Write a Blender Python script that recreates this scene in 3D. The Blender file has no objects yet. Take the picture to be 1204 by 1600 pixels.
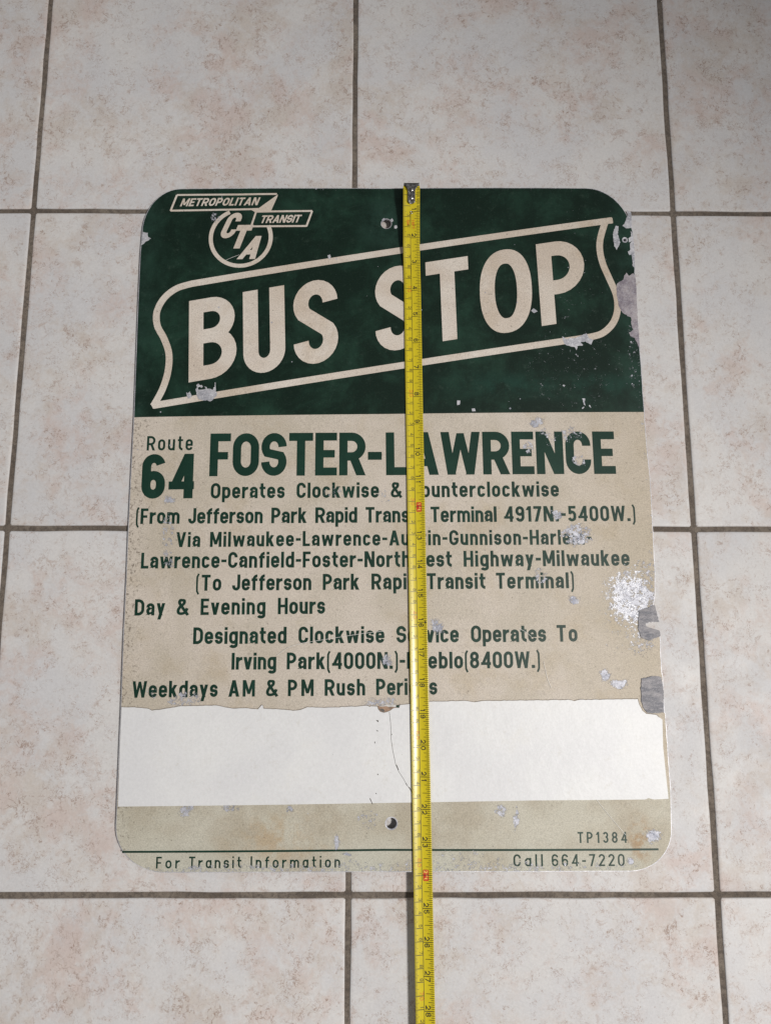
import bpy, bmesh, math, random
from mathutils import Vector, Matrix
from mathutils.geometry import delaunay_2d_cdt
random.seed(7)
S = 0.0254            # the scene is laid out in inches, built in metres
sc = bpy.context.scene
col = sc.collection
# ---------------------------------------------------------------- camera
cd = bpy.data.cameras.new('camera'); cam = bpy.data.objects.new('camera', cd); col.objects.link(cam)
cd.sensor_fit = 'VERTICAL'; cd.sensor_height = 36; cd.lens = 36*1149.999948/1600
cd.clip_start = .02; cd.clip_end = 60
cam.rotation_euler = (0.157292, -0.00541, -0.00357)
cam.location = (-0.329027*S, -4.223542*S, 25.304455*S)
sc.camera = cam
# ---------------------------------------------------------------- room light: dim even ambience and one lamp up on the right
w = bpy.data.worlds.new('World'); sc.world = w; w.use_nodes = True
w.node_tree.nodes['Background'].inputs[0].default_value = (.97, .97, 1, 1)
w.node_tree.nodes['Background'].inputs[1].default_value = .225
ld = bpy.data.lights.new('ceiling_lamp', 'SPOT'); lo = bpy.data.objects.new('ceiling_lamp', ld); col.objects.link(lo)
ld.energy = 266; ld.color = (1, .975, .95); ld.shadow_soft_size = .19; ld.spot_size = math.radians(73); ld.spot_blend = .75
LP = Vector((52*S, -17*S, 88*S)); lo.location = LP
lo.rotation_euler = (Vector((-32*S, -26*S, 0))-LP).to_track_quat('-Z', 'Y').to_euler()
sc.view_settings.view_transform = 'Standard'; sc.view_settings.look = 'None'; sc.view_settings.exposure = 0; sc.view_settings.gamma = 1
# ---------------------------------------------------------------- node helper
class NT:
    def __init__(s, tree): s.t = tree; s.n = tree.nodes; s.l = tree.links
    def set(s, sock, v):
        if isinstance(v, bpy.types.NodeSocket): s.l.new(v, sock)
        elif v is not None: sock.default_value = v
    def m(s, op, a, b=None, c=None, clamp=False):
        n = s.n.new('ShaderNodeMath'); n.operation = op; n.use_clamp = clamp
        for i, v in enumerate((a, b, c)): s.set(n.inputs[i], v)
        return n.outputs[0]
    def v(s, op, a, b=None, scale=None):
        n = s.n.new('ShaderNodeVectorMath'); n.operation = op; s.set(n.inputs[0], a)
        if b is not None: s.set(n.inputs[1], b)
        if scale is not None: s.set(n.inputs[3], scale)
        return n.outputs[1] if op in ('LENGTH', 'DISTANCE', 'DOT_PRODUCT') else n.outputs[0]
    def noise(s, vec, scale, detail=4, rough=.55, dist=0, out=0):
        n = s.n.new('ShaderNodeTexNoise'); s.set(n.inputs['Vector'], vec); n.inputs['Scale'].default_value = scale
        n.inputs['Detail'].default_value = detail; n.inputs['Roughness'].default_value = rough; n.inputs['Distortion'].default_value = dist
        return n.outputs[out]
    def vor(s, vec, scale, feature='F1'):
        n = s.n.new('ShaderNodeTexVoronoi'); n.feature = feature; s.set(n.inputs['Vector'], vec); n.inputs['Scale'].default_value = scale
        return n
    def ramp(s, v, a, b, x=0., y=1.):
        n = s.n.new('ShaderNodeMapRange'); n.interpolation_type = 'SMOOTHSTEP'; s.set(n.inputs[0], v)
        for i, k in enumerate((a, b, x, y)): n.inputs[i+1].default_value = k
        return n.outputs[0]
    def mix(s, f, a, b, mode='MIX'):
        n = s.n.new('ShaderNodeMix'); n.data_type = 'RGBA'; n.blend_type = mode; s.set(n.inputs[0], f)
        for i, k in ((6, a), (7, b)):
            s.set(n.inputs[i], (*k, 1) if isinstance(k, tuple) and len(k) == 3 else k)
        return n.outputs[2]
    def obj(s):
        c = s.n.new('ShaderNodeTexCoord'); return s.v('SCALE', c.outputs['Object'], scale=1/S)
    def sep(s, v):
        n = s.n.new('ShaderNodeSeparateXYZ'); s.set(n.inputs[0], v); return n.outputs
    def bump(s, h, dist, strength=1.):
        n = s.n.new('ShaderNodeBump'); n.inputs['Strength'].default_value = strength; n.inputs['Distance'].default_value = dist*S; s.set(n.inputs['Height'], h)
        return n.outputs[0]
def material(name):
    m = bpy.data.materials.new(name); m.use_nodes = True; k = NT(m.node_tree)
    return m, k, k.n['Principled BSDF']
def finish(k, p, colr=None, rough=None, metal=None, normal=None, spec=None):
    for nm, v in (('Base Color', colr), ('Roughness', rough), ('Metallic', metal), ('Normal', normal), ('Specular IOR Level', spec)):
        if v is not None: k.set(p.inputs[nm], (*v, 1) if isinstance(v, tuple) else v)
# ---------------------------------------------------------------- mesh helpers (all coordinates in inches)
def link(o, parent=None):
    col.objects.link(o); o.parent = parent; return o
def mesh_obj(name, verts, faces, mat, parent=None, label=None, smooth=False, stuff=False):
    use = sorted({i for q in faces for i in q})
    if len(use) < len(verts):
        ix = {v: i for i, v in enumerate(use)}; verts = [verts[i] for i in use]; faces = [tuple(ix[i] for i in q) for q in faces]
    me = bpy.data.meshes.new(name); me.from_pydata([(x*S, y*S, z*S) for x, y, z in verts], [], faces); me.materials.append(mat)
    me.update()
    if smooth: me.polygons.foreach_set('use_smooth', [True]*len(me.polygons))
    o = link(bpy.data.objects.new(name, me), parent)
    if label: o['label'] = label
    if stuff: o['kind'] = 'stuff'
    return o
def dens(p, step=.7):
    o = []
    for i in range(len(p)):
        a, b = p[i], p[(i+1) % len(p)]; k = max(1, int(math.hypot(b[0]-a[0], b[1]-a[1])/step+.5))
        o += [(a[0]+(b[0]-a[0])*j/k, a[1]+(b[1]-a[1])*j/k) for j in range(k)]
    return o
def union(polys, holes=(), grid=False):
    """triangles covering the union of the 2D polygons, less the holes"""
    vs, fs = [], []
    tris = []
    for p in polys:
        tris += [p] if len(p) > 4 else [[p[0], p[i], p[i+1]] for i in range(1, len(p)-1)]
    tris = [p for p in tris if abs(sum(p[i-1][0]*p[i][1]-p[i][0]*p[i-1][1] for i in range(len(p)))) > 2e-6]
    for p in tris+list(holes):
        a = sum(p[i-1][0]*p[i][1]-p[i][0]*p[i-1][1] for i in range(len(p)))
        if a < 0: p = p[::-1]
        if grid: p = dens(p)
        fs.append(list(range(len(vs), len(vs)+len(p)))); vs += [Vector(q) for q in p]
    if grid:
        x0, x1, y0, y1 = (int(f(q[a] for q in vs)//.7) for a, f in ((0, min), (0, max), (1, min), (1, max)))
        if min(x1-x0, y1-y0) >= 3 and len(polys) == 1: vs += [Vector((i*.7+.31, j*.7+.29)) for i in range(x0, x1+1) for j in range(y0, y1+1)]
    ox, oy = min(q[0] for q in vs), min(q[1] for q in vs); sz = max(max(q[0] for q in vs)-ox, max(q[1] for q in vs)-oy)
    r = delaunay_2d_cdt([Vector(((q[0]-ox)/sz*64, (q[1]-oy)/sz*64)) for q in vs], [], fs, 0, 1e-4)
    r = ([Vector((q.x*sz/64+ox, q.y*sz/64+oy)) for q in r[0]],)+tuple(r[1:])
    bb = [(min(q[0] for q in p), min(q[1] for q in p), max(q[0] for q in p), max(q[1] for q in p), p) for p in tris]
    def inside(x, y, p):
        k = False
        for i in range(len(p)):
            (ax, ay), (bx_, by_) = p[i-1][:2], p[i][:2]
            if (ay > y) != (by_ > y) and x < (bx_-ax)*(y-ay)/(by_-ay)+ax: k = not k
        return k
    out = []
    for f in r[2]:
        x = sum(r[0][i].x for i in f)/3; y = sum(r[0][i].y for i in f)/3
        if not any(q[0] <= x <= q[2] and q[1] <= y <= q[3] and inside(x, y, q[4]) for q in bb) or any(inside(x, y, h) for h in holes): continue
        a, b, c = (r[0][i] for i in f[:3])
        ar = (b.x-a.x)*(c.y-a.y)-(b.y-a.y)*(c.x-a.x)
        if abs(ar) > 1e-10: out.append(list(f) if ar > 0 else list(f)[::-1])
    return [(v.x, v.y) for v in r[0]], out
def sheet(name, polys, z, mat, parent=None, label=None, holes=(), thick=0., zf=None, stuff=False, main=False):
    """a flat sheet with its face at height z; thick > 0 gives it edges down to z - thick"""
    v, f = [], []
    for g in (polys if isinstance(polys, tuple) else [polys]):      # a tuple of glyphs: each is joined on its own
        a, b = union(g, holes, True); f += [[i+len(v) for i in q] for q in b]; v += a
    if main:                                                        # keep the one large piece, drop slivers
        e = {}
        for i, q in enumerate(f):
            for a in range(3): e.setdefault(frozenset((q[a-1], q[a])), []).append(i)
        seen = {}; best = []
        for i0 in range(len(f)):
            if i0 in seen: continue
            st, cur = [i0], []; seen[i0] = 1
            while st:
                i = st.pop(); cur.append(i); q = f[i]
                for a in range(3):
                    for j in e[frozenset((q[a-1], q[a]))]:
                        if j not in seen: seen[j] = 1; st.append(j)
            if len(cur) > len(best): best = cur
        f = [f[i] for i in best]
    zf = zf or (lambda x, y: BOW*max(0, 1-(x/9)**2))
    V = [(x, y, z+zf(x, y)) for x, y in v]; F = [tuple(q) for q in f]
    if thick:
        n = len(V); V += [(x, y, q-thick) for x, y, q in V]
        ed = {}
        for q in f:
            for i in range(len(q)): ed[(q[i-1], q[i])] = 1
        F += [tuple(i+n for i in q[::-1]) for q in f]+[(b, a, a+n, b+n) for a, b in ed if (b, a) not in ed]
    return mesh_obj(name, V, F, mat, parent, label, stuff=stuff)
BOW = .18             # the old plate is bowed: its middle stands this much higher than its sides
def circle(x, y, r, n=28): return [(x+r*math.cos(2*math.pi*i/n), y+r*math.sin(2*math.pi*i/n)) for i in range(n)]
def lerp_xy(pts, x):
    for (a, b), (c, d) in zip(pts, pts[1:]):
        if a <= x <= c: return b+(d-b)*(x-a)/(c-a)
    return pts[-1][1]
def rough_up(p, amp, step=.06, closed=True):
    """subdivide an outline and jag it, as torn paint or metal is"""
    o = []
    n = len(p)
    for i in range(n if closed else n-1):
        a, b = p[i], p[(i+1) % n]; L = math.hypot(b[0]-a[0], b[1]-a[1]); k = max(1, int(L/step))
        for j in range(k):
            t = j/k; o.append((a[0]+(b[0]-a[0])*t+random.uniform(-amp, amp), a[1]+(b[1]-a[1])*t+random.uniform(-amp, amp)))
    return o
# ---------------------------------------------------------------- measured outlines, inches in the plane of the sign
LINES = [('FOSTER-LAWRENCE heading', 1.529, [('FOSTER-', -6.291, 1.026, -0.301, 1.029), ('LAWRENCE', -0.152, 1.03, 7.872, 1.087)], 0.196, 0.75, 1.06, 0), ('Route', 0.522, [('Route', -8.524, 1.967, -6.906, 1.958)], 0.15, 0.77, 1.0, 0),
 ('64', 1.582, [('64', -8.647, 0.254, -6.809, 0.255)], 0.2, 0.75, 1.0, 0),
 ('Operates Clockwise & Counterclockwise', 0.542, [('Operates', -6.215, 0.242, -3.654, 0.239), ('Clockwise', -3.242, 0.239, -0.401, 0.243), ('&', 0.003, 0.244, 0.369, 0.245), ('Counterclockwise', 0.684, 0.246, 5.831, 0.274)],
  0.182, 0.75, 1.08, 0),
 ('(From Jefferson Park Rapid Transit Terminal 4917N.-5400W.)', 0.544,
  [('(From', -8.783, -0.629, -7.262, -0.632), ('Jefferson', -6.962, -0.633, -4.395, -0.634), ('Park', -4.097, -0.634, -2.883, -0.633), ('Rapid', -2.586, -0.632, -1.149, -0.63), ('Transit', -0.86, -0.629, 1.028, -0.623),
   ('Terminal', 1.371, -0.622, 3.644, -0.611), ('4917N.-5400W.)', 3.898, -0.61, 8.47, -0.577)],
  0.182, 0.75, 1.08, 0),
 ('Via Milwaukee-Lawrence-Austin-Gunnison-Harlem-', 0.52, [('Via', -7.351, -1.441, -6.52, -1.442), ('Milwaukee-Lawrence-Austin-Gunnison-Harlem-', -6.182, -1.441, 6.889, -1.396)], 0.182, 0.75, 1.08, 0),
 ('Lawrence-Canfield-Foster-Northwest Highway-Milwaukee', 0.545, [('Lawrence-Canfield-Foster-Northwest', -8.528, -2.168, 2.075, -2.152), ('Highway-Milwaukee', 2.475, -2.151, 8.176, -2.124)], 0.182, 0.75, 1.08, 0),
 ('(To Jefferson Park Rapid Transit Terminal)', 0.544,
  [('(To', -6.61, -2.933, -5.75, -2.931), ('Jefferson', -5.376, -2.931, -2.695, -2.924), ('Park', -2.307, -2.923, -1.072, -2.919), ('Rapid', -0.661, -2.917, 0.872, -2.912), ('Transit', 1.216, -2.911, 3.199, -2.903),
   ('Terminal)', 3.565, -2.901, 6.221, -2.889)],
  0.182, 0.75, 1.08, 0),
 ('Day & Evening Hours', 0.55, [('Day', -8.666, -3.757, -7.629, -3.752), ('&', -7.239, -3.749, -6.85, -3.747), ('Evening', -6.422, -3.745, -4.23, -3.732), ('Hours', -3.812, -3.73, -2.22, -3.72)], 0.182, 0.75, 1.08, 0),
 ('Designated Clockwise Service Operates To', 0.557,
  [('Designated', -6.639, -4.713, -3.503, -4.703), ('Clockwise', -3.104, -4.701, -0.231, -4.693), ('Service', 0.171, -4.691, 2.26, -4.685), ('Operates', 2.67, -4.684, 5.199, -4.678), ('To', 5.563, -4.677, 6.259, -4.675)], 0.182,
  0.75, 1.08, 0),
 ('Irving Park(4000N.)-Pueblo(8400W.)', 0.552, [('Irving', -5.323, -5.554, -3.831, -5.55), ('Park(4000N.)-Pueblo(8400W.)', -3.481, -5.549, 4.961, -5.538)], 0.182, 0.75, 1.08, 0),
 ('Weekdays AM & PM Rush Periods', 0.538,
  [('Weekdays', -8.609, -6.46, -5.756, -6.435), ('AM', -5.398, -6.433, -4.52, -6.426), ('&', -4.156, -6.423, -3.783, -6.42), ('PM', -3.427, -6.418, -2.575, -6.412), ('Rush', -2.211, -6.409, -0.872, -6.401),
   ('Periods', -0.508, -6.399, 1.514, -6.387)],
  0.182, 0.75, 1.08, 0),
 ('TP1384', 0.337, [('TP1384', 5.976, -11.071, 7.589, -11.087)], 0.15, 0.7, 1.05, 1),
 ('For Transit Information', 0.353, [('For', -7.566, -11.788, -6.806, -11.781), ('Transit', -6.51, -11.778, -4.825, -11.766), ('Information', -4.531, -11.764, -1.665, -11.753)], 0.145, 0.7, 1.1, 1),
 ('Call 664-7220', 0.366, [('Call', 3.877, -11.757, 4.821, -11.764), ('664-7220', 5.109, -11.766, 7.466, -11.788)], 0.14, 0.7, 1.12, 1)]
BIG = [('B', (-7.14, 4.43), (-5.438, 4.713), (-7.239, 7.496)), ('U', (-5.19, 4.644), (-3.698, 4.896), (-5.303, 7.812)), ('S', (-3.409, 4.96), (-1.824, 5.226), (-3.487, 8.107)), ('S', (-0.508, 5.44), (1.095, 5.725), (-0.531, 8.643)),
 ('T', (1.372, 5.828), (2.919, 6.084), (1.298, 8.925)), ('O', (3.288, 6.086), (5.18, 6.41), (3.226, 9.282)), ('P', (5.458, 6.506), (7.174, 6.796), (5.352, 9.662))]
BANNER = [(-8.344, 3.601), (-6.105, 3.948), (-2.858, 4.437), (0.397, 4.945), (3.899, 5.56), (6.244, 5.947), (7.305, 6.136), (7.737, 6.319), (8.083, 6.698), (8.248, 7.196), (8.221, 7.754), (7.991, 8.4), (7.803, 8.919), (7.713, 9.443),
 (7.754, 9.929), (7.962, 10.581)]
BANNER2 = [(8.234, 10.667), (4.021, 9.938), (1.084, 9.456), (-2.543, 8.85), (-4.764, 8.504), (-7.172, 8.163), (-7.724, 7.985), (-8.156, 7.62), (-8.394, 7.106), (-8.351, 6.57), (-8.089, 6.083), (-7.889, 5.504), (-7.897, 4.838),
 (-8.069, 4.179), (-8.361, 3.582)]
OUTL = [(-9.092, 10.24), (-9.08, 10.461), (-9.046, 10.678), (-8.989, 10.888), (-8.91, 11.086), (-8.812, 11.27), (-8.695, 11.436), (-8.561, 11.582), (-8.414, 11.705), (-8.255, 11.803), (-8.087, 11.874), (-7.913, 11.918), (-7.736, 11.932),
 (-0.184, 11.862), (7.32, 11.948), (7.539, 11.931), (7.754, 11.881), (7.961, 11.798), (8.157, 11.684), (8.34, 11.541), (8.504, 11.371), (8.649, 11.177), (8.771, 10.963), (8.867, 10.731), (8.938, 10.487), (8.981, 10.234),
 (8.995, 9.977), (8.969, 8.266), (8.973, 6.297), (9.0, 4.372), (9.021, 2.026), (9.068, 1.106), (9.064, -0.815), (9.04, -2.474), (9.0, -3.127), (8.912, -3.474), (8.989, -3.668), (9.077, -4.013), (8.745, -4.044), (8.644, -4.065),
 (8.607, -4.136), (8.625, -4.204), (8.689, -4.237), (9.058, -4.313), (9.082, -4.633), (9.059, -5.691), (9.091, -5.859), (9.064, -6.984), (9.102, -7.046), (9.113, -8.378), (9.12, -9.587), (9.071, -10.678), (9.059, -10.845),
 (9.023, -11.009), (8.964, -11.167), (8.882, -11.317), (8.779, -11.456), (8.657, -11.582), (8.519, -11.692), (8.365, -11.785), (8.199, -11.859), (8.024, -11.912), (7.843, -11.945), (7.659, -11.956), (5.895, -11.936),
 (1.783, -11.901), (-2.305, -11.89), (-7.332, -11.909), (-7.542, -11.897), (-7.749, -11.861), (-7.948, -11.801), (-8.137, -11.719), (-8.312, -11.616), (-8.47, -11.494), (-8.609, -11.354), (-8.726, -11.2), (-8.819, -11.034),
 (-8.887, -10.858), (-8.928, -10.676), (-8.942, -10.491), (-8.95, -9.501), (-8.979, -6.661), (-9.014, -4.567), (-9.021, -2.416), (-9.04, -0.764), (-9.044, 1.15), (-9.043, 3.227), (-9.103, 7.296), (-9.116, 9.281)]
SPLIT = [(-10.375, 3.168), (-8.977, 3.179), (-0.212, 3.226), (8.939, 3.336), (10.237, 3.341)]
HOLES = [(-0.111, 10.446, 0.185), (-0.026, -10.421, 0.172), (8.663, 9.894, 0.055)]
STICK = [(-8.891, -9.899), (-8.931, -7.988), (-8.941, -6.748), (-8.498, -6.763), (-8.016, -6.802), (-7.918, -6.856), (-7.695, -6.841), (-6.981, -6.726), (-6.344, -6.711), (-5.748, -6.704), (-5.468, -6.766), (-5.229, -6.805),
 (-4.833, -6.791), (-4.397, -6.822), (-4.281, -6.692), (-4.233, -6.707), (-4.215, -6.807), (-3.803, -6.823), (-3.249, -6.871), (-3.012, -6.848), (-2.776, -6.757), (-2.223, -6.782), (-1.828, -6.775), (-1.434, -6.746),
 (-1.09, -6.748), (-0.841, -6.722), (-0.785, -6.733), (-0.735, -6.761), (-0.674, -6.742), (-0.466, -6.756), (-0.439, -6.837), (-0.37, -6.91), (-0.259, -6.943), (-0.148, -6.919), (-0.051, -6.884), (0.046, -6.82), (0.13, -6.794),
 (0.241, -6.799), (0.274, -6.705), (0.463, -6.679), (0.574, -6.674), (1.292, -6.598), (1.859, -6.593), (2.426, -6.58), (2.75, -6.621), (3.075, -6.584), (4.621, -6.577), (5.846, -6.568), (6.05, -6.601), (6.256, -6.571),
 (8.191, -6.561), (8.237, -6.759), (8.335, -6.934), (8.452, -7.038), (8.78, -7.08), (8.977, -7.239), (8.947, -8.1), (8.986, -9.03), (9.021, -9.742), (8.533, -9.759), (8.357, -9.711), (8.249, -9.755), (4.511, -9.745),
 (1.25, -9.773), (-0.255, -9.788)]
STICK_TOP = 56
RULE = [(-8.69, -11.291), (-0.26, -11.225), (8.599, -11.3)]
CHIPS = [([(8.792, 11.072), (8.824, 10.88), (8.712, 10.608), (8.612, 10.434), (8.751, 10.341), (8.952, 10.384), (8.978, 10.845), (8.951, 11.018)], 0),
 ([(8.343, 10.44), (8.451, 10.442), (8.415, 10.105), (8.488, 9.802), (8.426, 9.649), (8.328, 9.496), (8.247, 9.646), (8.237, 10.139)], 0),
 ([(8.891, 10.268), (8.964, 10.155), (9.002, 9.699), (8.972, 8.792), (8.901, 8.866), (8.88, 9.318), (8.782, 9.297), (8.754, 9.429), (8.848, 9.506), (8.846, 9.734), (8.921, 9.849), (8.81, 9.79), (8.802, 9.961), (8.914, 10.039)],
  0),
 ([(8.654, 8.598), (8.737, 8.487), (8.903, 8.584), (8.976, 8.492), (8.977, 7.895), (8.971, 7.302), (8.958, 6.713), (8.974, 6.129), (8.955, 5.693), (8.891, 5.909), (8.813, 6.09), (8.659, 6.161), (8.615, 6.306), (8.777, 6.381),
   (8.719, 6.6), (8.734, 6.856), (8.426, 7.035), (8.299, 7.291), (8.252, 7.734), (8.256, 8.143), (8.515, 8.334), (8.579, 8.522)],
  1),
 ([(6.181, 6.121), (6.316, 6.026), (6.688, 6.078), (7.067, 6.251), (7.15, 6.059), (7.31, 6.013), (7.208, 5.819), (7.006, 5.937), (6.842, 5.911), (6.929, 5.792), (6.72, 5.766), (6.667, 5.597), (6.626, 5.717), (6.306, 5.785),
   (6.239, 5.857), (6.22, 5.953)],
  0),
 ([(5.085, 7.08), (5.181, 7.178), (5.339, 7.058), (5.197, 6.993)], 0),
 ([(-6.89, 4.16), (-6.818, 4.257), (-6.849, 4.336), (-6.784, 4.384), (-6.716, 4.324), (-6.659, 4.333), (-6.619, 4.274), (-6.674, 4.226), (-6.723, 4.266), (-6.788, 4.237), (-6.795, 4.159), (-6.71, 4.158), (-6.597, 4.176),
   (-6.522, 4.195), (-6.581, 4.274), (-6.486, 4.253), (-6.465, 4.194), (-6.332, 4.183), (-6.274, 4.133), (-6.239, 4.231), (-6.202, 4.25), (-6.207, 4.417), (-6.169, 4.406), (-6.173, 4.23), (-6.159, 4.093), (-6.1, 4.033),
   (-6.134, 3.917), (-6.244, 3.801), (-6.354, 3.714), (-6.45, 3.764), (-6.544, 3.755), (-6.658, 3.776), (-6.773, 3.826), (-6.836, 3.983)],
  0),
 ([(-7.218, 4.066), (-7.151, 4.046), (-7.077, 4.103), (-7.045, 4.005), (-6.995, 3.926), (-7.048, 3.849), (-7.133, 3.84), (-7.175, 3.948)], 0),
 ([(-9.066, 10.227), (-8.875, 10.184), (-8.848, 10.022), (-8.732, 9.958), (-8.916, 9.842), (-9.078, 9.693)], 0), ([(-0.235, 10.512), (-0.282, 10.588), (-0.188, 10.664), (-0.141, 10.614)], 0),
 ([(0.024, 10.588), (0.094, 10.664), (0.164, 10.537), (0.07, 10.512)], 0), ([(0.187, 10.36), (0.257, 10.385), (0.304, 10.309), (0.256, 10.233), (0.186, 10.259)], 0),
 ([(6.793, 3.819), (6.897, 3.806), (6.879, 3.702), (6.895, 3.562), (6.851, 3.585)], 0), ([(6.105, 4.284), (6.152, 4.318), (6.22, 4.29), (6.172, 4.242)], 0), ([(6.777, 3.467), (6.847, 3.515), (6.855, 3.477), (6.797, 3.421)], 0),
 ([(7.023, 3.553), (7.055, 3.572), (7.111, 3.498), (7.083, 3.479)], 0), ([(2.363, 3.72), (2.465, 3.704), (2.438, 3.557), (2.343, 3.541)], 0), ([(2.853, 3.411), (2.972, 3.428), (3.001, 3.33), (2.891, 3.33)], 0),
 ([(-2.249, 9.196), (-2.157, 9.245), (-2.118, 9.126), (-2.192, 9.047)], 0),
 ([(8.942, -3.46), (8.985, -3.629), (9.068, -4.021), (8.727, -4.041), (8.617, -4.082), (8.591, -4.152), (8.681, -4.208), (9.061, -4.307), (9.077, -4.501), (8.654, -4.656), (8.428, -4.551), (8.336, -4.29), (8.391, -3.662),
   (8.684, -3.558)],
  2),
 ([(8.348, -5.907), (8.725, -5.824), (9.008, -5.843), (9.065, -6.048), (9.068, -6.556), (9.039, -7.011), (8.757, -7.026), (8.476, -7.023), (8.363, -6.855), (8.305, -6.652), (8.313, -6.212)], 2)]
BLOBS = [(-7.708, 0.164, 0.202, 0.202, 0.5), (-7.631, -1.107, 0.2, 0.796, 0.12), (-1.99, 0.487, 0.309, 0.225, -0.02), (-0.222, 0.279, 0.221, 0.202, 0.0), (5.128, 2.976, 0.249, 0.209, 0.3), (5.409, 2.629, 0.272, 0.231, -0.02),
 (6.311, 2.495, 0.409, 0.232, 0.08), (4.823, 2.004, 0.18, 0.23, 0.2), (6.542, 1.574, 0.249, 0.206, 0.15), (5.668, 2.283, 0.158, 0.23, 0.05), (6.423, -1.086, 0.533, 0.377, 0.3), (5.721, -0.33, 0.201, 0.201, 0.3),
 (5.13, -2.47, 0.263, 0.26, 0.15), (6.192, -3.295, 0.197, 0.172, 0.5), (1.527, -4.137, 0.258, 0.297, 0.4), (7.076, -5.784, 0.194, 0.188, 0.5), (7.559, -6.059, 0.325, 0.146, 0.5), (-7.573, -1.944, 0.177, 0.219, 0.1),
 (-0.155, -5.269, 0.193, 0.188, 0.3), (-7.946, -6.248, 0.193, 0.166, 0.0), (-6.821, -6.539, 0.642, 0.247, 0.15), (-6.665, -9.97, 0.25, 0.297, 0.4), (-5.189, -9.89, 0.333, 0.118, 0.3), (-1.801, -10.951, 0.103, 0.31, 0.5),
 (-1.47, -11.378, 0.185, 0.077, 0.5), (-0.794, -10.31, 0.373, 0.274, 0.05), (-0.262, -11.865, 7.344, 0.269, 0.06), (2.199, -11.573, 1.23, 0.269, -0.02), (8.412, -10.925, 0.273, 0.235, 0.6), (7.655, -11.655, 0.167, 0.136, 0.8),
 (4.006, -10.342, 0.083, 0.392, 0.4), (3.517, -10.023, 0.187, 0.177, 0.3), (-3.257, -9.97, 0.125, 0.118, 0.3), (6.601, 4.942, 1.426, 1.238, -0.185), (7.418, 8.988, 0.948, 2.008, -0.29), (8.152, -3.234, 0.972, 1.085, 0.45),
 (8.402, -4.63, 0.482, 0.554, 0.1), (8.585, -2.648, 0.666, 0.741, 0.1), (8.73, -3.56, 0.354, 0.86, 0.3), (7.588, -4.307, 0.394, 0.642, -0.1), (6.655, -4.623, 2.834, 3.18, -0.28), (1.906, -4.604, 10.75, 8.862, -0.5),
 (-6.407, 10.746, 0.166, 0.254, 0.2), (6.399, 7.238, 0.186, 0.392, -0.15), (8.753, 5.326, 0.21, 1.205, -0.05), (8.926, 3.897, 0.114, 0.948, -0.1), (9.021, 2.026, 0.113, 1.386, -0.1), (-0.184, 11.867, 9.954, 0.103, -0.25),
 (-8.439, 5.347, 0.231, 2.151, -0.35), (1.017, 13.533, 0.239, 0.262, 0.1), (-8.92, -0.206, 0.157, 3.36, -0.25), (8.983, -1.593, 0.133, 1.326, -0.1), (-0.329, -6.679, 0.633, 0.205, 0.2)]
EMB = {'fold': [(-4.104, 11.635), (-4.124, 11.533), (-4.348, 10.974), (-4.383, 10.936), (-4.865, 10.917), (-4.924, 10.931), (-5.068, 11.022), (-4.833, 11.069), (-4.183, 11.572)],
 'gap': [(-6.137, 11.0), (-5.523, 10.99)],
 'met': [(-7.851, 11.673), (-5.542, 11.649), (-4.8, 11.654), (-4.143, 11.651)],
 'metb': [(-8.063, 11.05), (-7.014, 11.046), (-5.525, 11.051), (-5.068, 11.055), (-4.809, 11.061)],
 'metl': [(-7.851, 11.673), (-8.063, 11.042)],
 'ring': [(-5.434, 9.933)],
 'ringr': [(-4.264, 9.918), (-5.402, 8.768)],
 'trb': [(-3.023, 10.363), (-5.051, 10.37)],
 'trl': [(-4.896, 10.943), (-5.056, 10.387)],
 'trr': [(-2.832, 10.959), (-3.035, 10.353)],
 'trt': [(-4.901, 10.951), (-4.36, 10.954), (-2.832, 10.959)]}
EMBTXT = [('METROPOLITAN', (-7.728, 11.214), (-4.754, 11.213), (-7.74, 11.527)), ('TRANSIT', (-4.761, 10.497), (-3.206, 10.511), (-4.768, 10.801)), ('C', (-6.263, 9.919), (-5.74, 9.911), (-6.296, 10.921)),
 ('T', (-5.869, 9.511), (-5.291, 9.503), (-5.896, 10.433)), ('A', (-5.564, 9.09), (-4.889, 9.081), (-5.59, 9.991))]
CRACK = [(-0.076, -6.933), (-0.039, -7.282), (-0.019, -7.629), (-0.027, -7.762), (0.026, -8.134), (0.119, -8.583), (0.222, -8.82), (0.363, -9.03), (0.484, -9.24), (0.659, -9.475)]
NICKS = [[(0.119, -8.609), (0.16, -8.609), (0.228, -8.773), (0.195, -8.772)], [(0.43, -9.174), (0.457, -9.174), (0.511, -9.266), (0.476, -9.253)], [(0.538, -9.298), (0.574, -9.306), (0.659, -9.475), (0.632, -9.488)],
 [(-0.73, -9.651), (-0.703, -9.64), (-0.616, -9.833), (-0.649, -9.812)], [(-0.484, -8.89), (-0.451, -8.882), (-0.44, -8.917), (-0.468, -8.927)], [(-0.54, -9.485), (-0.507, -9.475), (-0.496, -9.511), (-0.523, -9.511)],
 [(-0.57, -7.879), (-0.537, -7.871), (-0.548, -7.933), (-0.565, -7.932)], [(-0.522, -7.186), (-0.431, -7.2), (-0.437, -7.259), (-0.476, -7.24)], [(-0.523, -7.493), (-0.44, -7.534), (-0.468, -7.56)],
 [(-0.018, -7.602), (0.014, -7.656), (-0.013, -7.672)]]
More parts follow.
